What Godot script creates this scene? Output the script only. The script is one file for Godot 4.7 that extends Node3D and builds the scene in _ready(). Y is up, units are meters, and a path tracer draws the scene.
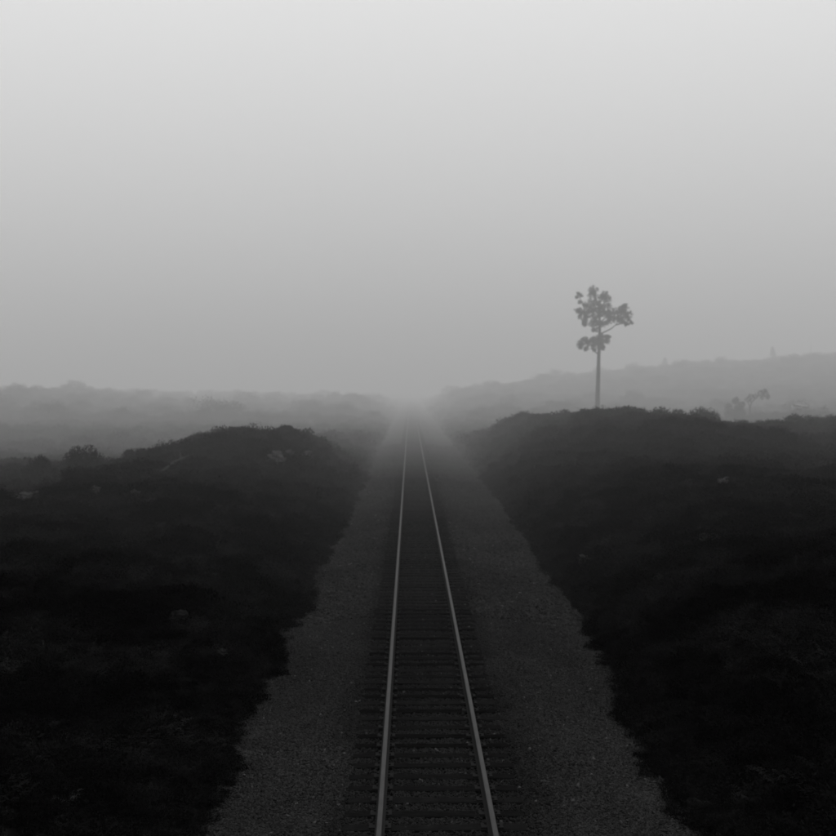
extends Node3D
# A single railway track runs away into fog between two scrub-covered banks; one tall pine stands beyond the bank.
# Track along -Z, its centre line at x = 0. "D" below means depth, D = -z.

const EYE := Vector3(-0.35, 5.92, 0.0)

var rng := RandomNumberGenerator.new()
var n_big := FastNoiseLite.new()
var n_mid := FastNoiseLite.new()
var n_edge := FastNoiseLite.new()
var taken := {}


# ---------------------------------------------------------------- helpers
func numbered(called: String) -> String:
	if not taken.has(called):
		taken[called] = 0
		return called
	taken[called] += 1
	return "%s_%03d" % [called, taken[called]]

func tag(o: Node, label := "", category := "", group := "", kind := "") -> void:
	if label != "": o.set_meta("label", label)
	if category != "": o.set_meta("category", category)
	if group != "": o.set_meta("group", group)
	if kind != "": o.set_meta("kind", kind)

func base(called: String, at: Vector3) -> Node3D:
	var o := Node3D.new()
	o.name = numbered(called)
	add_child(o)
	o.position = at
	return o

func part(called: String, mesh: Mesh, m: Material, parent: Node) -> MeshInstance3D:
	var o := MeshInstance3D.new()
	o.name = called
	o.mesh = mesh
	o.material_override = m
	parent.add_child(o, true)
	return o

func top(called: String, mesh: Mesh, m: Material) -> MeshInstance3D:
	var o := MeshInstance3D.new()
	o.name = numbered(called)
	o.mesh = mesh
	o.material_override = m
	add_child(o)
	return o

func grey(v: float) -> Color:
	return Color(v, v, v).linear_to_srgb()

func matte(v: float, rough := 1.0, spec := 0.0) -> StandardMaterial3D:
	var m := StandardMaterial3D.new()
	m.albedo_color = grey(v)
	m.roughness = rough
	if spec <= 0.0:
		m.specular_mode = BaseMaterial3D.SPECULAR_DISABLED
	else:
		m.metallic_specular = spec
	m.cull_mode = BaseMaterial3D.CULL_DISABLED
	return m

func noise_tex(sd: int, freq: float, lo: float, hi: float, size := 512, oct := 5) -> NoiseTexture2D:
	var n := FastNoiseLite.new()
	n.seed = sd
	n.frequency = freq
	n.fractal_octaves = oct
	var t := NoiseTexture2D.new()
	t.width = size
	t.height = size
	t.seamless = true
	t.noise = n
	var g := Gradient.new()
	g.set_color(0, grey(lo))
	g.set_color(1, grey(hi))
	t.color_ramp = g
	return t

func bump(x: float, d: float, cx: float, cd: float, rx: float, rd: float, a: float) -> float:
	var u := (x - cx) / rx
	var v := (d - cd) / rd
	return a * exp(-u * u - v * v)

func lerp_pts(pts: Array, x: float) -> float:
	if x <= pts[0][0]: return pts[0][1]
	for i in range(1, pts.size()):
		if x <= pts[i][0]:
			var t: float = (x - pts[i - 1][0]) / (pts[i][0] - pts[i - 1][0])
			return lerpf(pts[i - 1][1], pts[i][1], t)
	return pts[pts.size() - 1][1]

const EDGE_R := [[0.0, 3.4], [17.0, 3.5], [36.0, 4.25], [68.0, 4.7], [120.0, 4.3], [400.0, 4.3]]
const RIDGE_R := [[4.0, 0.0], [10.6, 2.0], [18.4, 4.0], [27.7, 5.5], [40.0, 6.6], [52.7, 8.2], [71.0, 10.5], [90.0, 11.8], [102.6, 13.0], [132.6, 14.3], [260.0, 17.0]]
const RIDGE_L := [[-300.0, 4.0], [-92.0, 3.9], [-81.0, 4.2], [-75.0, 3.1], [-70.0, 2.7], [-63.0, 1.9], [-58.0, 1.2], [-45.0, 0.5], [-30.0, 0.0]]
const RIDGE_F := [[-300.0, 4.0], [-90.0, 2.6], [-60.0, 2.2], [-34.0, 1.6], [-20.0, 0.8], [-8.0, 0.0], [-4.0, 0.0]]

func edge(x: float, d: float) -> float:
	var e: float = 3.42 if x < 0.0 else lerp_pts(EDGE_R, d)
	return e + 0.35 * n_edge.get_noise_2d(d * 1.0, 40.0 if x < 0.0 else -40.0) + 0.25 * n_edge.get_noise_2d(d * 5.0, 90.0 if x < 0.0 else -90.0)

func bed(x: float) -> float:
	var a := absf(x)
	return -0.03 - 0.22 * smoothstep(1.5, 3.2, a) - 0.5 * smoothstep(3.9, 5.6, a)

func land(x: float, d: float) -> float:
	var a := absf(x)
	var dist := a - edge(x, d)
	if dist < -0.2:
		return -0.9
	var ramp := 1.0 - exp(-pow(maxf(dist, 0.0) / 3.0, 1.2))
	var p := 0.0
	if x < 0.0:
		p = lerpf(1.25, 0.25, smoothstep(55.0, 135.0, d))
		p += bump(x, d, -7.8, 84.0, 2.6, 13.0, 1.45) + bump(x, d, -13.2, 84.0, 5.2, 18.0, 1.5) + bump(x, d, -6.8, 118.0, 3.6, 18.0, 1.1) - 0.75 * smoothstep(-14.0, -20.0, x) * smoothstep(35.0, 65.0, d) * (1.0 - smoothstep(110.0, 160.0, d)) + bump(x, d, -26.0, 72.0, 5.0, 12.0, 0.35)
	else:
		p = lerpf(1.9, 0.3, smoothstep(50.0, 150.0, d))
		p += bump(x, d, 13.5, 96.0, 6.5, 22.0, 2.3) + bump(x, d, 20.5, 90.0, 5.0, 18.0, 1.3) + bump(x, d, 33.0, 90.0, 5.5, 20.0, 2.2) + bump(x, d, 26.5, 93.0, 3.5, 14.0, 0.55) + bump(x, d, 8.0, 112.0, 3.6, 18.0, 1.7) + bump(x, d, 52.0, 168.0, 9.0, 11.0, 1.7)
	p += (0.55 * n_mid.get_noise_2d(x * 1.0, d * 0.6) + 0.45 * n_mid.get_noise_2d(x * 3.0 + 70.0, d * 2.0)) * smoothstep(0.0, 4.0, dist)
	# the far hills
	if x > 0.0:
		var v := (d - 390.0) / 120.0
		p += lerp_pts(RIDGE_R, x) * exp(-v * v)
		p += 1.2 * n_big.get_noise_2d(x, d) * smoothstep(180.0, 300.0, d) * smoothstep(5.0, 25.0, a)
	else:
		var v1 := (d - 280.0) / 65.0
		p += lerp_pts(RIDGE_L, x) * exp(-v1 * v1)
		var v2 := (d - 430.0) / 80.0
		p += lerp_pts(RIDGE_F, x) * exp(-v2 * v2)
		p += bump(x, d, -15.0, 320.0, 7.5, 45.0, 2.2)
		p += 0.8 * n_big.get_noise_2d(x, d) * smoothstep(180.0, 300.0, d) * smoothstep(5.0, 25.0, a)
	var skirt := lerpf(-0.42, -0.1, smoothstep(-0.2, 0.5, dist))
	return skirt + p * ramp

func ground_at(x: float, z: float) -> float:
	return land(x, -z)

# where a thing seen along picture column u (0..836) stands at depth d
func col(u: float, d: float) -> float:
	return (u - 410.0) / 1250.0 * d + EYE.x

func row(v: float, d: float) -> float:
	return EYE.y - (v - 387.0) / 1250.0 * d

func leaf(st: SurfaceTool, p: Vector3, dir: Vector3, side: Vector3, l: float, w: float) -> void:
	var t := p + dir * l
	var m := p + dir * l * 0.45
	st.add_vertex(p); st.add_vertex(m + side * w); st.add_vertex(t)
	st.add_vertex(p); st.add_vertex(t); st.add_vertex(m - side * w)

func rand_dir() -> Vector3:
	var v := Vector3(rng.randfn(), rng.randfn(), rng.randfn())
	return v.normalized() if v.length() > 0.001 else Vector3.UP

func finish(st: SurfaceTool) -> ArrayMesh:
	st.generate_normals()
	return st.commit()

func new_st() -> SurfaceTool:
	var st := SurfaceTool.new()
	st.begin(Mesh.PRIMITIVE_TRIANGLES)
	st.set_smooth_group(-1)
	return st

# a leafy dome: radius 1, height h, leaves spread through its volume
func leafy(count: int, h: float, size: float, lumps: int) -> ArrayMesh:
	var st := new_st()
	var c := []
	for i in lumps:
		var a := rng.randf() * TAU
		var r := sqrt(rng.randf()) * 0.62
		c.append([Vector3(cos(a) * r, h * rng.randf_range(0.25, 0.68) * (1.0 - 0.35 * r), sin(a) * r), rng.randf_range(0.28, 0.46)])
	for i in count:
		var k: Array = c[rng.randi() % lumps]
		var d := rand_dir()
		var p: Vector3 = k[0] + d * k[1] * pow(rng.randf(), 0.4) * Vector3(1, 0.85, 1)
		if p.y < -0.1: p.y = rng.randf() * 0.1
		var out := (d + rand_dir() * 0.8 + Vector3(0, 0.35, 0)).normalized()
		var s := out.cross(rand_dir()).normalized()
		leaf(st, p, out, s, size * rng.randf_range(0.7, 1.5), size * rng.randf_range(0.25, 0.5))
	return finish(st)

func fern() -> ArrayMesh:
	var st := new_st()
	for f in 8:
		var a := f * TAU / 8.0 + rng.randf() * 0.5
		var fw := Vector3(cos(a), 0, sin(a))
		var sd := Vector3(-sin(a), 0, cos(a))
		var ln := rng.randf_range(0.7, 1.1)
		for i in 9:
			var t := (i + 0.5) / 9.0
			var p := fw * ln * t + Vector3(0, 0.75 * sin(t * 2.1) * ln, 0)
			var w := 0.30 * ln * (1.0 - t) + 0.03
			for s in [-1.0, 1.0]:
				leaf(st, p, (sd * s + fw * 0.5 + Vector3(0, -0.15, 0)).normalized(), fw, w, 0.035)
	return finish(st)

func tuft(n: int) -> ArrayMesh:
	var st := new_st()
	for i in n:
		var a := rng.randf() * TAU
		var fw := Vector3(cos(a), 0, sin(a))
		var sd := Vector3(-sin(a), 0, cos(a)) * 0.012
		var p := fw * rng.randf() * 0.18
		var lean := rng.randf_range(0.1, 0.75)
		var h := rng.randf_range(0.5, 1.0)
		var m := p + Vector3(0, h * 0.6, 0) + fw * lean * 0.3
		var t := p + Vector3(0, h * (1.0 - 0.35 * lean), 0) + fw * lean * 0.8
		st.add_vertex(p - sd); st.add_vertex(p + sd); st.add_vertex(m)
		st.add_vertex(m - sd); st.add_vertex(m + sd); st.add_vertex(t)
	return finish(st)

# a lumpy stone about 1 across
func stone(sub: int, rough: float, flat: float, sd: int) -> ArrayMesh:
	var n := FastNoiseLite.new()
	n.seed = sd
	n.frequency = 0.9
	var pts := []
	var rings := sub
	var segs := sub + 2
	for i in rings + 1:
		var th := PI * i / rings
		var r_ := []
		for j in segs:
			var ph := TAU * j / segs
			var d := Vector3(sin(th) * cos(ph), cos(th), sin(th) * sin(ph))
			var k := 0.5 * (1.0 + rough * n.get_noise_3dv(d * 1.4) * 1.6 + rough * 0.6 * n.get_noise_3dv(d * 4.0))
			r_.append(Vector3(d.x, d.y * flat, d.z) * k)
		pts.append(r_)
	var st := new_st()
	for i in rings:
		for j in segs:
			var j2 := (j + 1) % segs
			var a: Vector3 = pts[i][j]
			var b: Vector3 = pts[i][j2]
			var c: Vector3 = pts[i + 1][j]
			var e: Vector3 = pts[i + 1][j2]
			if i > 0:
				st.add_vertex(a); st.add_vertex(b); st.add_vertex(c)
			if i < rings - 1:
				st.add_vertex(b); st.add_vertex(e); st.add_vertex(c)
	return finish(st)

# a tapering tube through points with radii
func tube(pts: Array, rad: Array, segs := 8) -> ArrayMesh:
	var st := new_st()
	st.set_smooth_group(1)
	var rings := []
	for i in pts.size():
		var t: Vector3
		if i == 0: t = pts[1] - pts[0]
		elif i == pts.size() - 1: t = pts[i] - pts[i - 1]
		else: t = pts[i + 1] - pts[i - 1]
		t = t.normalized()
		var s := t.cross(Vector3(0.3, 0.1, 0.95)).normalized()
		var u := s.cross(t).normalized()
		var r_ := []
		for j in segs:
			var a := TAU * j / segs
			r_.append(pts[i] + (s * cos(a) + u * sin(a)) * rad[i] * (1.0 + 0.12 * sin(j * 2.7 + i * 1.9)))
		rings.append(r_)
	for i in rings.size() - 1:
		for j in segs:
			var j2 := (j + 1) % segs
			st.add_vertex(rings[i][j]); st.add_vertex(rings[i][j2]); st.add_vertex(rings[i + 1][j])
			st.add_vertex(rings[i][j2]); st.add_vertex(rings[i + 1][j2]); st.add_vertex(rings[i + 1][j])
	var last: Array = rings[rings.size() - 1]
	for j in range(1, segs - 1):
		st.add_vertex(last[0]); st.add_vertex(last[j]); st.add_vertex(last[j + 1])
	return finish(st)

# a box with chamfered long edges; x across, centre at origin, top at y = 0
func chamfer_box(w: float, h: float, l: float, c: float, wob: float) -> ArrayMesh:
	var prof := [Vector2(-l / 2, -h), Vector2(-l / 2, -c), Vector2(-l / 2 + c, 0), Vector2(l / 2 - c, 0), Vector2(l / 2, -c), Vector2(l / 2, -h)]
	var st := new_st()
	var n := 7
	var rows := []
	for i in n + 1:
		var x := -w / 2 + w * i / n
		var r_ := []
		for q in prof:
			r_.append(Vector3(x, q.y + rng.randf_range(-wob, wob), q.x + rng.randf_range(-wob, wob)))
		rows.append(r_)
	for i in n:
		for j in prof.size() - 1:
			st.add_vertex(rows[i][j]); st.add_vertex(rows[i][j + 1]); st.add_vertex(rows[i + 1][j])
			st.add_vertex(rows[i][j + 1]); st.add_vertex(rows[i + 1][j + 1]); st.add_vertex(rows[i + 1][j])
	for k in [0, n]:
		for j in range(1, prof.size() - 1):
			st.add_vertex(rows[k][0]); st.add_vertex(rows[k][j]); st.add_vertex(rows[k][j + 1])
	return finish(st)

func scatter(called: String, mesh: Mesh, m: Material, places: Array, tones: Array, label: String, category: String) -> void:
	var mm := MultiMesh.new()
	mm.transform_format = MultiMesh.TRANSFORM_3D
	mm.use_colors = not tones.is_empty()
	mm.mesh = mesh
	mm.instance_count = places.size()
	for i in places.size():
		mm.set_instance_transform(i, places[i])
		if not tones.is_empty():
			var t: float = tones[i]
			mm.set_instance_color(i, Color(t, t, t))
	var o := MultiMeshInstance3D.new()
	o.name = numbered(called)
	o.multimesh = mm
	o.material_override = m
	add_child(o)
	tag(o, label, category, "", "stuff")

func mist(called: String, from_d: float, to_d: float, height: float, half: float, density: float, label: String) -> void:
	var f := FogVolume.new()
	f.name = numbered(called)
	f.shape = RenderingServer.FOG_VOLUME_SHAPE_BOX
	f.size = Vector3(half * 2.0, height + 6.0, to_d - from_d)
	var m := FogMaterial.new()
	m.density = density
	m.albedo = grey(FOG_ALBEDO)
	f.material = m
	add_child(f)
	f.position = Vector3(0, height / 2.0 - 3.0, -(from_d + to_d) / 2.0)
	tag(f, label, "mist", "", "stuff")

const FOG_ALBEDO := 0.99


func _ready() -> void:
	rng.seed = 20417
	n_big.seed = 5; n_big.frequency = 0.02; n_big.fractal_octaves = 4
	n_mid.seed = 9; n_mid.frequency = 0.09; n_mid.fractal_octaves = 4
	n_edge.seed = 13; n_edge.frequency = 0.08; n_edge.fractal_octaves = 3

	# ------------------------------------------------ camera, sky, light, haze
	var cam := Camera3D.new()
	cam.name = "camera"
	add_child(cam)
	cam.position = EYE
	cam.rotation = Vector3(-atan(31.0 / 1250.0), -atan(8.0 / 1250.0), 0)
	cam.fov = rad_to_deg(2.0 * atan(418.0 / 1250.0))
	cam.near = 0.1
	cam.far = 6000.0
	cam.current = true
	# a fast lens focused on the near track: the whole distance is a little soft
	var lens := CameraAttributesPhysical.new()
	lens.frustum_focal_length = 12.0 / (418.0 / 1250.0)
	lens.frustum_focus_distance = 14.0
	lens.exposure_aperture = 1.5
	lens.frustum_near = 0.1
	lens.frustum_far = 6000.0
	cam.attributes = lens

	var env := Environment.new()
	env.background_mode = Environment.BG_SKY
	var sky := Sky.new()
	var sm := ProceduralSkyMaterial.new()
	sm.sky_horizon_color = grey(0.62)
	sm.sky_top_color = grey(1.40)
	sm.sky_energy_multiplier = 1.0
	sm.sky_curve = 0.6
	sm.ground_horizon_color = grey(0.30)
	sm.ground_bottom_color = grey(0.03)
	sm.ground_energy_multiplier = 1.0
	sm.sun_angle_max = 1.0
	sky.sky_material = sm
	env.sky = sky
	env.tonemap_mode = Environment.TONE_MAPPER_LINEAR
	env.tonemap_exposure = 1.0
	env.fog_enabled = true
	env.fog_density = 0.0001
	env.fog_light_color = grey(0.8)
	env.volumetric_fog_enabled = true
	env.volumetric_fog_density = 0.0
	env.sdfgi_enabled = true
	env.ssao_enabled = true
	env.ssil_enabled = true
	var we := WorldEnvironment.new()
	we.name = "world_environment"
	we.environment = env
	add_child(we)

	var sun := DirectionalLight3D.new()
	sun.name = "sun"
	sun.light_energy = 0.35
	sun.light_angular_distance = 20.0
	sun.light_color = Color(1, 1, 1)
	sun.shadow_enabled = true
	add_child(sun)
	sun.rotation_degrees = Vector3(-55, 155, 0)

	# the fog: thin about the near banks, thick beyond them
	mist("thin_mist", 29.0, 2600.0, 46.0, 1500.0, 0.0010, "thin pale mist drifting over the near scrub banks and the track")
	mist("thin_mist", 56.0, 2600.0, 45.0, 1500.0, 0.0013, "paler mist gathering about the tops of the scrub mounds")
	mist("mist_bank", 80.0, 2600.0, 44.0, 1500.0, 0.0032, "thick pale bank of mist lying beyond the scrub mounds")

	build_ground()
	build_track()
	build_ballast()
	build_scrub()
	build_pine()
	build_bushes()
	build_far_trees()
	build_rocks()


# ---------------------------------------------------------------- the setting
func build_ground() -> void:
	var xs := []
	var x := 0.0
	while x < 1400.0:
		xs.append(x)
		x += 0.35 if x < 12.0 else 0.7 if x < 40.0 else maxf(2.0, (x - 30.0) * 0.12)
	var full := []
	for i in range(xs.size() - 1, 0, -1): full.append(-xs[i])
	full.append_array(xs)
	var ds := []
	var d := -14.0
	while d < 2600.0:
		ds.append(d)
		d += 0.7 if d < 60.0 else 1.2 if d < 160.0 else 5.0 if d < 520.0 else (d - 400.0) * 0.25
	var w := full.size()
	var st := SurfaceTool.new()
	st.begin(Mesh.PRIMITIVE_TRIANGLES)
	for i in ds.size():
		for j in w:
			st.add_vertex(Vector3(full[j], land(full[j], ds[i]), -ds[i]))
	for i in ds.size() - 1:
		for j in w - 1:
			var a := i * w + j
			st.add_index(a); st.add_index(a + w); st.add_index(a + 1)
			st.add_index(a + 1); st.add_index(a + w); st.add_index(a + w + 1)
	st.generate_normals()
	var m := StandardMaterial3D.new()
	m.albedo_texture = noise_tex(3, 0.02, 0.002, 0.008)
	m.uv1_triplanar = true
	m.uv1_world_triplanar = true
	m.uv1_scale = Vector3(0.12, 0.12, 0.12)
	m.roughness = 1.0
	m.specular_mode = BaseMaterial3D.SPECULAR_DISABLED
	var g := top("ground", st.commit(), m)
	tag(g, "dark peaty ground rising in low banks on both sides of the track", "ground", "", "structure")

	# the gravel bed under the track
	st = SurfaceTool.new()
	st.begin(Mesh.PRIMITIVE_TRIANGLES)
	var bx := []
	for i in 49: bx.append(-6.0 + 12.0 * i / 48.0)
	var bd := []
	d = -12.0
	while d < 900.0:
		bd.append(d)
		d += 0.5 if d < 80.0 else 3.0 if d < 200.0 else 20.0
	for i in bd.size():
		for j in bx.size():
			var lump := 0.03 * n_mid.get_noise_2d(bx[j] * 9.0, bd[i] * 9.0) if absf(bx[j]) > 1.3 else 0.0
			st.add_vertex(Vector3(bx[j], bed(bx[j]) + lump - (0.02 if absf(bx[j]) < 1.4 else 0.0), -bd[i]))
	w = bx.size()
	for i in bd.size() - 1:
		for j in w - 1:
			var a := i * w + j
			st.add_index(a); st.add_index(a + w); st.add_index(a + 1)
			st.add_index(a + 1); st.add_index(a + w); st.add_index(a + w + 1)
	st.generate_normals()
	var bm := StandardMaterial3D.new()
	bm.albedo_texture = noise_tex(8, 0.11, 0.014, 0.03, 512, 3)
	bm.uv1_triplanar = true
	bm.uv1_world_triplanar = true
	bm.uv1_scale = Vector3(0.45, 0.45, 0.45)
	bm.roughness = 1.0
	bm.specular_mode = BaseMaterial3D.SPECULAR_DISABLED
	var b := top("ballast_bed", st.commit(), bm)
	tag(b, "broad bed of dark crushed stone under the railway track", "gravel bed", "", "structure")


func build_ballast() -> void:
	var m := matte(1.0, 0.9)
	m.vertex_color_use_as_albedo = true
	var kinds := []
	for i in 4: kinds.append(stone(4, 0.75, 0.75, 31 + i))
	var places := [[], [], [], []]
	var tones := [[], [], [], []]
	# depth from, depth to, stones per square metre, size
	for zone in [[14.5, 32.0, 1150.0, 0.044], [32.0, 72.0, 250.0, 0.08], [72.0, 130.0, 60.0, 0.12]]:
		var n := int((zone[1] - zone[0]) * 9.2 * zone[2])
		for i in n:
			var x := rng.randf_range(-4.0, 5.2)
			var d := rng.randf_range(zone[0], zone[1])
			var dist := absf(x) - edge(x, d)
			if dist > 0.1 and rng.randf() < dist * 4.0: continue
			var inside := absf(x) < 1.26
			if inside:
				var q := fposmod(d - 0.2, PITCH)
				if q > PITCH / 2.0: q -= PITCH
				if absf(q) < 0.118 and rng.randf() < 0.96: continue
				if absf(absf(x) - 0.7535) < 0.11 and rng.randf() < 0.8: continue
			var k := rng.randi() % 4
			var s: float = zone[3] * rng.randf_range(0.55, 1.35)
			if inside and d > 32.0: s *= 0.6
			var b := Basis(rand_dir(), rng.randf() * TAU).scaled(Vector3(s, s, s))
			places[k].append(Transform3D(b, Vector3(x, bed(x) - (0.012 if inside else 0.0) + s * rng.randf_range(0.0, 0.35), -d)))
			# worn fine stone on the shoulders, oil-dark stone between the rails, a few pale chips
			var t := rng.randf_range(0.011, 0.023) * (1.0 + 0.35 * n_mid.get_noise_2d(x * 4.0, d * 1.5))
			t *= lerpf(0.7, 1.0, smoothstep(1.1, 1.75, absf(x) + 0.5 * n_mid.get_noise_2d(x * 3.0, d * 3.0)))
			if rng.randf() < 0.007: t = rng.randf_range(0.03, 0.06)
			tones[k].append(t)
	for k in 4:
		scatter("ballast_stones", kinds[k], m, places[k], tones[k], "loose crushed stone covering the bed beside and between the sleepers", "gravel")


const PITCH := 0.55

func build_track() -> void:
	var t := base("railway_track", Vector3.ZERO)
	tag(t, "straight single railway track with shiny rails on dark wooden sleepers", "railway track")
	var rail_m := StandardMaterial3D.new()
	rail_m.albedo_texture = noise_tex(21, 0.03, 0.011, 0.024, 256)
	rail_m.uv1_triplanar = true
	rail_m.uv1_world_triplanar = true
	rail_m.uv1_scale = Vector3(1.0, 1.0, 0.2)
	rail_m.metallic = 0.0
	rail_m.roughness = 0.55
	rail_m.metallic_specular = 0.23
	var web_m := matte(0.015, 0.9)
	# rail section (half, mirrored), y from the foot up
	var half := [Vector2(0.068, 0.0), Vector2(0.068, 0.012), Vector2(0.016, 0.030), Vector2(0.009, 0.045), Vector2(0.009, 0.115), Vector2(0.034, 0.128), Vector2(0.036, 0.150), Vector2(0.030, 0.158), Vector2(0.012, 0.161)]
	var sec := []
	for p in half: sec.append(p)
	for i in range(half.size() - 1, -1, -1): sec.append(Vector2(-half[i].x, half[i].y))
	for s in [-1.0, 1.0]:
		var head := new_st()
		var low := new_st()
		var d := -10.0
		while d < 900.0:
			var e := d + (12.0 if d < 200.0 else 100.0)
			for j in sec.size():
				var p: Vector2 = sec[j]
				var q: Vector2 = sec[(j + 1) % sec.size()]
				var st := head if minf(p.y, q.y) >= 0.128 else low
				var a := Vector3(p.x, p.y, -d)
				var b := Vector3(q.x, q.y, -d)
				var c := Vector3(p.x, p.y, -e)
				var f := Vector3(q.x, q.y, -e)
				st.add_vertex(a); st.add_vertex(c); st.add_vertex(b)
				st.add_vertex(b); st.add_vertex(c); st.add_vertex(f)
			d = e
		var r := part("rail", finish(low), web_m, t)
		r.position = Vector3(0.7535 * s, 0.012, 0)
		part("rail_head", finish(head), rail_m, r)
	# sleepers
	var wood := []
	for v in [0.0035, 0.005, 0.0065]:
		var m := StandardMaterial3D.new()
		m.albedo_texture = noise_tex(50 + int(v * 1000.0), 0.035, v * 0.5, v * 1.7, 256)
		m.uv1_triplanar = true
		m.uv1_scale = Vector3(0.35, 3.0, 3.0)
		m.roughness = 1.0
		m.specular_mode = BaseMaterial3D.SPECULAR_DISABLED
		wood.append(m)
	var shapes := []
	for i in 4: shapes.append(chamfer_box(2.5, 0.18, 0.23, 0.012, 0.006))
	var plate := chamfer_box(0.18, 0.02, 0.30, 0.004, 0.0)
	var spike := chamfer_box(0.03, 0.03, 0.03, 0.006, 0.0)
	var iron := matte(0.014, 0.8)
	var first := int(9.0 / PITCH)
	for i in 300:
		var d := (first + i) * PITCH + 0.2
		var sl := part("sleeper", shapes[rng.randi() % 4], wood[rng.randi() % 3], t)
		sl.position = Vector3(rng.randf_range(-0.04, 0.04), rng.randf_range(-0.012, 0.0), -d + rng.randf_range(-0.02, 0.02))
		sl.rotation.y = rng.randf_range(-0.008, 0.008)
		if i < 50:
			for s in [-1.0, 1.0]:
				var pl := part("tie_plate", plate, iron, sl)
				pl.position = Vector3(0.7535 * s - sl.position.x, 0.013 - sl.position.y, 0)
				pl.rotation.y = PI / 2.0
				for k in [-1.0, 1.0]:
					var sp := part("spike", spike, iron, sl)
					sp.position = Vector3((0.7535 * s - sl.position.x) + 0.087 * k, 0.042 - sl.position.y, 0.045 * k)
	var far := SurfaceTool.new()
	for i in range(300, 900):
		far.append_from(shapes[i % 4], 0, Transform3D(Basis(), Vector3(0, -0.005, -((first + i) * PITCH + 0.2))))
	var fs := part("distant_sleepers", far.commit(), wood[1], t)
	fs.set_meta("kind", "stuff")


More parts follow.
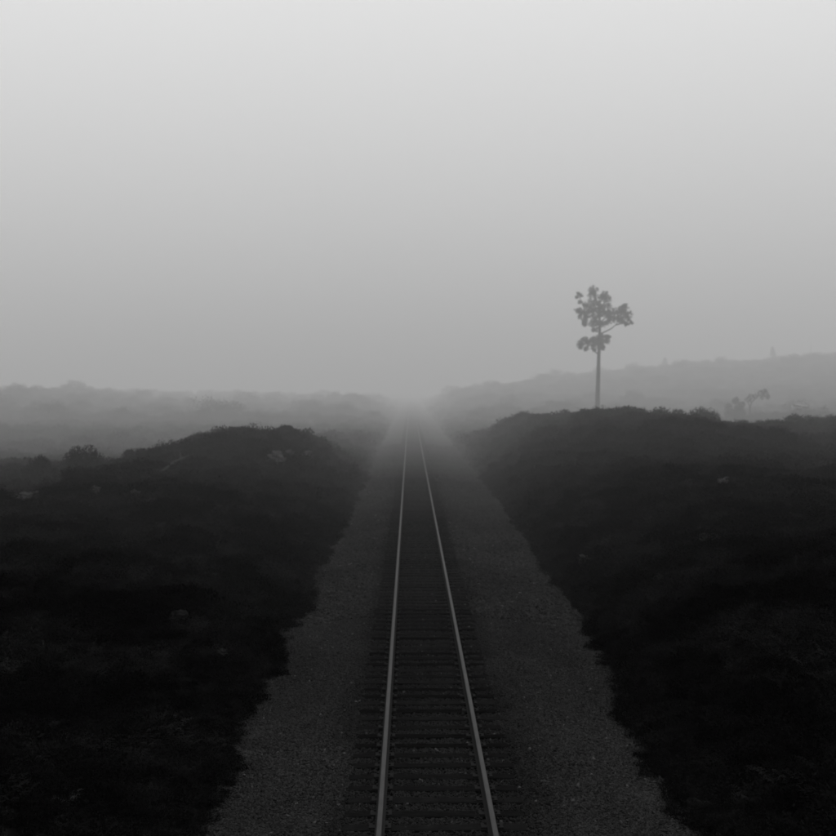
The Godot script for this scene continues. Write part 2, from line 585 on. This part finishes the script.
# ---------------------------------------------------------------- plants
func build_scrub() -> void:
	var dark := matte(1.0)
	dark.vertex_color_use_as_albedo = true
	var kinds := [leafy(300, 0.8, 0.12, 6), leafy(260, 0.7, 0.14, 5), leafy(360, 0.95, 0.10, 7), fern(), tuft(34)]
	var places := [[], [], [], [], []]
	var tones := [[], [], [], [], []]
	for zone in [[13.0, 30.0, 26.0, 0.30], [30.0, 60.0, 11.0, 0.42], [60.0, 112.0, 4.2, 0.62], [112.0, 190.0, 1.0, 0.95]]:
		var wide: float = zone[1] * 0.37 + 3.0
		var n := int((zone[1] - zone[0]) * wide * 2.0 * zone[2])
		for i in n:
			var d := rng.randf_range(zone[0], zone[1])
			var x := rng.randf_range(-wide, wide)
			if absf(x) > d * 0.37 + 3.0: continue
			var dist := absf(x) - edge(x, d)
			if dist < 0.05: continue
			var thick := 0.5 + 0.5 * n_mid.get_noise_2d(x * 2.2 + 300.0, d * 2.2)
			var k := 0
			var q := rng.randf()
			if q < 0.30: k = 0
			elif q < 0.52: k = 1
			elif q < 0.78: k = 2
			elif q < 0.90: k = 3
			else: k = 4
			if dist < 0.8 and rng.randf() < 0.45: k = 4
			var s: float = zone[3] * rng.randf_range(0.6, 1.25) * (0.55 + 1.0 * thick)
			s *= lerpf(0.5, 1.0, smoothstep(0.0, 1.2, dist))
			if k >= 3: s *= 1.1
			var b := Basis(Vector3.UP, rng.randf() * TAU) * Basis(Vector3.RIGHT, rng.randf_range(-0.2, 0.2))
			b = b.scaled(Vector3(s, s * rng.randf_range(0.8, 1.15), s))
			places[k].append(Transform3D(b, Vector3(x, land(x, d) - 0.06 * s, -d)))
			# one kind of plant grows darker than the next, in patches
			var t := rng.randf_range(0.0025, 0.007) * (0.6 + 1.1 * smoothstep(-0.15, 0.35, n_mid.get_noise_2d(x * 4.0 - 50.0, d * 2.6 + 500.0)))
			if rng.randf() < 0.04 and dist > 1.5 and k < 3: s *= rng.randf_range(1.6, 2.4)
			if k == 4: t *= 1.9
			elif k == 3: t *= 1.3
			if rng.randf() < 0.004: t = rng.randf_range(0.010, 0.022)   # withered, bleached plants
			tones[k].append(t)
	# a fringe of grass and heather along the gravel edge
	for i in 5800:
		var d := 13.5 + 75.0 * pow(rng.randf(), 1.6)
		var sd := -1.0 if rng.randf() < 0.5 else 1.0
		var dist := rng.randf_range(-0.1, 0.9) if rng.randf() < 0.96 else -0.6 * pow(rng.randf(), 2.0)
		var x := sd * (edge(sd, d) + dist)
		var k := 4 if rng.randf() < 0.5 else rng.randi() % 3
		var s := rng.randf_range(0.1, 0.26) * (1.0 + d * 0.012)
		if dist < -0.1:
			k = 4
			s *= 0.55
		places[k].append(Transform3D(Basis(Vector3.UP, rng.randf() * TAU).scaled(Vector3(s, s, s)), Vector3(x, maxf(land(x, d), bed(x)) - 0.03, -d)))
		tones[k].append(rng.randf_range(0.0025, 0.008))
	for k in 3:
		scatter("heath_scrub", kinds[k], dark, places[k], tones[k], "dark low heath scrub covering the banks on both sides of the track", "scrub")
	scatter("bracken", kinds[3], dark, places[3], tones[3], "dark bracken fronds scattered through the scrub on the banks", "bracken")
	scatter("rough_grass", kinds[4], dark, places[4], tones[4], "tufts of rough grass along the gravel edge and in the scrub", "grass")
	# woods and thickets on the far hills, read as one mass
	var far := [leafy(2200, 1.15, 0.05, 13), leafy(2000, 0.95, 0.055, 11), leafy(2200, 1.3, 0.05, 11)]
	var fp := [[], [], []]
	var ft := [[], [], []]
	for i in 15000:
		var d := rng.randf_range(185.0, 520.0)
		var x := rng.randf_range(-0.36, 0.36) * d
		if absf(x) < 4.9: continue
		var thick := n_big.get_noise_2d(x * 3.0 + 90.0, d * 3.0)
		if thick < -0.25 and rng.randf() < 0.6: continue
		var s := rng.randf_range(0.8, 1.7) * (1.0 + 0.7 * maxf(thick, 0.0))
		if rng.randf() < 0.10: s *= rng.randf_range(1.2, 2.1)
		s *= lerpf(0.45, 1.0, smoothstep(4.9, 14.0, absf(x)))
		var k := rng.randi() % 3
		fp[k].append(Transform3D(Basis(Vector3.UP, rng.randf() * TAU).scaled(Vector3(s, s * rng.randf_range(0.8, 1.2), s)), Vector3(x, land(x, d) - 0.1, -d)))
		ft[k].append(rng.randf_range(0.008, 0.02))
	for k in 3:
		scatter("distant_thicket", far[k], dark, fp[k], ft[k], "misty thicket covering the far hills beyond the banks", "thicket")


func clump(st: SurfaceTool, c: Vector3, r: Vector3, n: int, size: float) -> void:
	for i in n:
		var d := rand_dir()
		var p := c + d * r * pow(rng.randf(), 0.45)
		var out := (d + rand_dir() * 0.9 + Vector3(0, 0.3, 0)).normalized()
		var s := out.cross(rand_dir()).normalized()
		leaf(st, p, out, s, size * rng.randf_range(0.7, 1.4), size * rng.randf_range(0.18, 0.36))

func build_pine() -> void:
	var d := 168.0
	var k := d / 1250.0 / 5.97     # metres per unit of the sketch below
	var x0 := col(598.0, d)
	var y0 := land(x0, d) - 0.2
	var root := base("pine_tree", Vector3(x0, y0, -d))
	tag(root, "tall lone pine with bare trunk and ragged crown rising above the scrub bank", "tree")
	# sketch units: x to the right of the trunk foot, y above the eye-level line (668)
	var P := func(u: float, v: float, depth := 0.0) -> Vector3:
		return Vector3((u - 228.0) * k, EYE.y - (v - 668.0) * k - y0, depth)
	var bark := matte(0.012)
	var needles := matte(0.010)
	var foot := Vector3(0, 0, 0)
	var tr := tube([foot, P.call(227, 760), P.call(229, 600, 0.1), P.call(231, 480, 0.15), P.call(238, 360), P.call(239, 270, -0.2), P.call(232, 200, -0.1), P.call(214, 140), P.call(200, 90)],
		[0.44, 0.30, 0.26, 0.22, 0.185, 0.15, 0.11, 0.07, 0.03], 12)
	part("trunk", tr, bark, root)
	var limbs := [
		[[238, 352, 0.0], [268, 338, 0.5], [300, 322, 1.0], [324, 300, 1.3], [345, 262, 1.5], [372, 205, 1.6]],
		[[324, 300, 1.3], [365, 290, 1.5], [412, 288, 1.6]],
		[[231, 472, 0.1], [212, 462, 0.3], [198, 446, 0.5], [186, 425, 0.7], [150, 410, 0.9], [112, 428, 1.0]],
		[[237, 420, 0.0], [258, 405, -0.5], [290, 382, -0.9]],
		[[239, 290, -0.2], [205, 255, 0.5], [160, 245, 0.9], [100, 216, 1.2]],
		[[236, 240, -0.1], [205, 200, -0.6], [150, 175, -1.1], [112, 112, -1.3]],
		[[236, 225, -0.1], [256, 180, 0.6], [264, 128, 0.9]],
		[[239, 310, -0.2], [212, 322, -0.8], [190, 300, -1.2], [140, 290, -1.4]],
		[[239, 285, -0.2], [275, 255, -1.0], [320, 232, -1.6]],
		[[160, 245, 0.9], [140, 270, 1.3], [138, 298, 1.4]],
		[[186, 425, 0.7], [205, 400, 0.2], [190, 385, 0.0]],
	]
	for l in limbs:
		var pts := []
		var rad := []
		for i in l.size():
			pts.append(P.call(l[i][0], l[i][1], l[i][2]))
			rad.append(lerpf(0.10, 0.03, float(i) / (l.size() - 1)))
		part("branch", tube(pts, rad, 7), bark, root)
	var tufts := [
		[198, 92, 20, 0.0], [190, 115, 18, 0.2], [208, 122, 14, -0.3], [116, 108, 6, -1.3], [106, 130, 5, -1.2], [132, 120, 6, -1.1], [125, 160, 9, -1.2], [150, 175, 13, -1.0],
		[262, 128, 22, 0.9], [275, 145, 16, 0.7], [246, 138, 16, 0.8], [205, 165, 24, -0.5], [186, 190, 24, -0.7], [215, 205, 28, 0.3], [240, 180, 22, 0.5],
		[98, 214, 13, 1.2], [118, 222, 14, 1.1], [116, 246, 16, 1.0], [144, 228, 20, 0.9], [172, 222, 24, 0.6], [150, 258, 15, 1.2], [138, 278, 12, 1.4], [138, 298, 10, 1.4],
		[258, 210, 24, 0.4], [286, 182, 12, 0.3], [236, 240, 22, -0.4], [210, 262, 22, -0.6], [204, 290, 18, -0.9], [232, 300, 20, -0.3], [212, 328, 12, -0.9], [262, 290, 14, -0.6],
		[284, 232, 24, -1.0], [310, 222, 24, -1.5], [330, 245, 28, 0.8], [352, 225, 26, 1.5], [374, 190, 13, 1.6], [378, 215, 18, 1.4], [390, 246, 22, 1.5], [400, 262, 14, 1.3],
		[362, 262, 22, 1.0], [335, 272, 16, 1.2], [305, 258, 20, -0.6], [415, 288, 8, 1.6], [386, 294, 10, 1.5], [360, 284, 9, 1.4], [290, 280, 12, -0.5],
		[140, 396, 18, 0.9], [120, 412, 16, 1.0], [112, 430, 13, 1.0], [150, 438, 11, 0.8], [165, 400, 22, 0.7], [190, 395, 22, 0.3], [215, 388, 20, 0.0], [205, 415, 20, 0.3], [236, 400, 20, -0.4],
		[258, 388, 18, -0.6], [282, 372, 14, -0.9], [298, 368, 9, -1.0], [288, 392, 12, -0.9], [255, 420, 15, -0.3], [258, 438, 10, -0.2], [240, 365, 14, -0.3], [200, 448, 8, 0.5],
	]
	var st := new_st()
	for q in tufts:
		var r: float = q[2] * k
		for i in 5 + int(q[2] * 1.4):
			var c: Vector3 = P.call(q[0], q[1], q[3]) + rand_dir() * Vector3(r, r * 0.95, r * 1.3) * 1.5 * pow(rng.randf(), 0.55)
			var len := rng.randf_range(0.16, 0.38)
			for j in 16:
				var nd := (rand_dir() + Vector3(0, 0.35, 0)).normalized()
				leaf(st, c, nd, nd.cross(rand_dir()).normalized(), len * rng.randf_range(0.6, 1.2), 0.03)
	part("crown", finish(st), needles, root)


func bush(called: String, u: float, v: float, d: float, wide: float, label: String, group := "") -> void:
	var x := col(u, d)
	var y := land(x, d) - 0.05
	var root := base(called, Vector3(x, y, -d))
	tag(root, label, "bush", group)
	var h := maxf(row(v, d) - y, 0.7)
	var bark := matte(0.010)
	var lf := matte(rng.randf_range(0.008, 0.013))
	for i in 3:
		var a := rng.randf() * TAU
		var out := Vector3(cos(a), 0, sin(a)) * wide * 0.35
		part("stem", tube([Vector3(0, -0.1, 0), out * 0.4 + Vector3(0, h * 0.3, 0), out + Vector3(0, h * 0.7, 0)], [0.06, 0.045, 0.02], 6), bark, root)
	var st := new_st()
	for i in 13:
		var a := rng.randf() * TAU
		var r := sqrt(rng.randf()) * wide * 0.36
		var top_y := h * (1.0 - 0.55 * pow(r / (wide * 0.5), 2.0))
		var rr := wide * rng.randf_range(0.14, 0.22)
		var cy := rng.randf_range(0.25 * h, maxf(top_y - rr, 0.3 * h))
		if i < 4: cy = top_y - rr
		clump(st, Vector3(cos(a) * r, cy, sin(a) * r), Vector3(rr, rr, rr), 380, 0.07 + 0.0005 * d)
	part("foliage", finish(st), lf, root)

func build_bushes() -> void:
	bush("round_bush", 84, 443, 72, 2.9, "rounded dark bush standing above the scrub where the low mound dips")
	bush("round_bush", 40, 455, 70, 2.2, "low dark bush beside the rounded bush near the pale rock ledge")
	bush("round_bush", 138, 447, 79, 2.2, "small dark bush on the sloping shoulder of the rocky mound")
	bush("round_bush", 285, 427, 84, 1.8, "ragged bush on the very top of the rocky mound")
	bush("round_bush", 240, 430, 85, 2.0, "spreading low bush just below the top of the rocky mound")
	bush("round_bush", 545, 413, 100, 3.0, "dark bush where the pine-side bank first steps up from the track")
	bush("round_bush", 667, 405, 92, 3.0, "pointed dark bush on the highest crest of the pine-side bank")
	bush("round_bush", 706, 406, 92, 3.4, "broad dark bush on the crest beside the pointed bush")
	bush("round_bush", 800, 413, 92, 3.4, "dark bush on the far end of the pine-side bank beyond the dip")
	bush("misty_bush", 736, 397, 168, 3.0, "faint grey rounded bush in the mist behind the dip of the bank")
	# the leaning shrub in the dip
	var d := 172.0
	var x := col(751, d)
	var y := land(x, d) - 0.1
	var root := base("leaning_shrub", Vector3(x, y, -d))
	tag(root, "faint grey leaning shrub with a bare stem and one-sided crown in the mist", "bush")
	var bark := matte(0.012)
	var lf := matte(0.011)
	var Q := func(u: float, v: float, dep := 0.0) -> Vector3:
		return Vector3(col(u, d) - x, row(v, d) - y, dep)
	part("stem", tube([Vector3.ZERO, Q.call(750.5, 408), Q.call(752, 402, 0.2), Q.call(757, 397, 0.3), Q.call(764, 393, 0.3)], [0.12, 0.1, 0.08, 0.06, 0.03], 7), bark, root)
	part("stem", tube([Q.call(750.5, 408), Q.call(749, 402, -0.2), Q.call(748, 398, -0.3)], [0.07, 0.05, 0.03], 6), bark, root)
	var st := new_st()
	for q in [[749, 400, 2.6], [752, 397, 2.2], [756, 396, 2.4], [760, 393, 2.2], [764, 392, 2.2], [767, 394, 2.4], [769, 397, 1.8], [763, 397, 1.8], [766, 391, 1.4]]:
		var r: float = q[2] * d / 1250.0
		clump(st, Q.call(q[0], q[1], rng.randf_range(-0.5, 0.5)), Vector3(r, r, r * 1.5), 70, 0.22)
	part("crown", finish(st), lf, root)


func conifer(called: String, u: float, v: float, d: float, wide: float, bare: bool, label: String) -> void:
	var x := col(u, d)
	var y := land(x, d) - 0.2
	var root := base(called, Vector3(x, y, -d))
	tag(root, label, "tree")
	var h := row(v, d) - y
	var bark := matte(0.012)
	part("trunk", tube([Vector3.ZERO, Vector3(0.05, h * 0.5, 0), Vector3(0, h, 0)], [0.2, 0.13, 0.03], 7), bark, root)
	var st := new_st()
	var n := 10 if not bare else 7
	for i in n:
		var t := (i + 0.6) / n
		var reach := wide * 0.5 * (1.0 - t * 0.85)
		for j in 5:
			var a := rng.randf() * TAU
			var tip := Vector3(cos(a) * reach, h * (0.2 + 0.78 * t) - reach * 0.25, sin(a) * reach)
			if bare:
				if j < 2:
					part("branch", tube([Vector3(0, h * (0.25 + 0.7 * t), 0), tip * Vector3(1, 0, 1) * 0.6 + Vector3(0, h * (0.26 + 0.7 * t), 0)], [0.05, 0.02], 5), bark, root)
			else:
				clump(st, tip * Vector3(0.6, 1, 0.6), Vector3(reach * 0.5, 0.35, reach * 0.5), 26, 0.4)
	if not bare:
		part("crown", finish(st), matte(0.010), root)

func build_far_trees() -> void:
	conifer("distant_conifer", 773, 347, 420, 4.0, false, "very faint conifer standing on the misty ridge line")
	conifer("dead_tree", 811, 340, 425, 2.6, true, "faint thin bare tree on the misty ridge past the conifer")
	conifer("distant_conifer", 665, 358, 425, 3.6, false, "small almost hidden conifer on the misty ridge near the pine")


# ---------------------------------------------------------------- rocks and dead wood
func rock(u: float, v: float, d: float, w: float, h: float, tone: float, turn: float, label: String) -> void:
	var x := col(u, d)
	var y := land(x, d)
	var m := StandardMaterial3D.new()
	m.albedo_texture = noise_tex(70 + int(u), 0.03, tone * 0.45, tone * 1.5, 128)
	m.uv1_triplanar = true
	m.uv1_scale = Vector3(0.9, 0.9, 0.9)
	m.roughness = 1.0
	m.specular_mode = BaseMaterial3D.SPECULAR_DISABLED
	var o := top("boulder", stone(9, 0.8, 1.0, int(u * 3.0 + v)), m)
	o.scale = Vector3(w, h, w * 0.8)
	o.rotation = Vector3(0, turn, 0)
	o.position = Vector3(x, maxf(y + h * 0.15, row(v, d) - h * 0.1), -d)
	tag(o, label, "boulder")

# depth along the sight line (u, v) at which it meets the land
func hit(u: float, v: float) -> float:
	var d := 14.0
	while d < 200.0:
		if row(v, d) <= land(col(u, d), d) + 0.25: return d
		d += 0.25
	return 120.0

func build_rocks() -> void:
	var list := [
		[276, 458, 1.0, 0.8, 0.05, 0.4, "pale boulder in the scrub under the crest of the rocky mound, largest of three"],
		[289, 455, 0.9, 0.6, 0.042, 1.2, "flat pale boulder resting against the largest boulder on the rocky mound"],
		[308, 455, 0.9, 0.5, 0.045, 2.2, "low pale boulder apart from the pair on the rocky mound"],
		[344, 473, 0.7, 0.5, 0.03, 0.9, "dull grey boulder on the mound slope nearest the gravel bed"],
		[18, 496, 0.9, 0.35, 0.042, 0.1, "long flat pale rock lying in scrub below the low bushes"],
		[33, 495, 0.6, 0.35, 0.038, 0.7, "short pale rock touching the long flat rock in the scrub"],
		[95, 489, 0.5, 0.3, 0.035, 0.5, "small pale rock alone in scrub below the rounded bush"],
		[134, 494, 0.5, 0.35, 0.03, 1.5, "small grey rock in scrub below the mound's sloping shoulder"],
		[178, 617, 0.45, 0.3, 0.013, 1.1, "squat grey boulder alone in the black scrub near the gravel bed"],
		[222, 653, 0.22, 0.14, 0.018, 2.0, "fist-sized grey stone in the black scrub close to the gravel edge"],
		[725, 481, 0.45, 0.3, 0.04, 0.3, "small pale stone alone on the dark pine-side bank"],
		[586, 560, 0.5, 0.3, 0.03, 0.8, "dull grey stone low on the pine-side bank near the gravel"],
		[494, 517, 0.4, 0.25, 0.045, 0.2, "pale stone at the gravel edge on the pine side"],
	]
	for q in list:
		rock(q[0], q[1], hit(q[0], q[1]), q[2], q[3], q[4], q[5], q[6])
	# two slabs that show on the slope behind the dip
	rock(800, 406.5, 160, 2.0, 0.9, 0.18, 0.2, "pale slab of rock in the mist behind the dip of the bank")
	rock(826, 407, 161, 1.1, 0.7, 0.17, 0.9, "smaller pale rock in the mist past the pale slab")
	# fallen pole on the rocky mound
	var m := matte(0.03)
	var d1 := hit(160, 471)
	var d2 := hit(196, 452)
	var a := Vector3(col(160, d1), land(col(160, d1), d1) + 0.18, -d1)
	var b := Vector3(col(196, d2), land(col(196, d2), d2) + 0.22, -d2)
	var root := base("fallen_trunk", a)
	tag(root, "pale weathered fallen trunk lying up the shoulder of the rocky mound", "log")
	part("stem", tube([Vector3.ZERO, (b - a) * 0.4 + Vector3(0, 0.12, 0), (b - a) * 0.75 + Vector3(0, 0.05, 0), b - a], [0.06, 0.055, 0.04, 0.02], 8), m, root)
	part("branch", tube([(b - a) * 0.55 + Vector3(0, 0.1, 0), (b - a) * 0.66 + Vector3(-0.3, 0.5, 0.1)], [0.04, 0.015], 6), m, root)
	# forked dead branch at the foot of the pine-side bank
	var d := 125.0
	var x := col(501, d)
	var y := land(x, d)
	var bleached := matte(0.3)
	root = base("dead_branch", Vector3(x, y, -d))
	tag(root, "pale forked dead branch sticking up where the pine-side bank ends", "branch")
	var h := row(421.0, d) - y
	part("stem", tube([Vector3(0, -0.1, 0), Vector3(0.05, h * 0.5, 0), Vector3(0.22, h, 0.05)], [0.09, 0.07, 0.03], 7), bleached, root)
	part("fork", tube([Vector3(0.05, h * 0.5, 0), Vector3(-0.2, h * 0.85, 0.1)], [0.05, 0.02], 6), bleached, root)
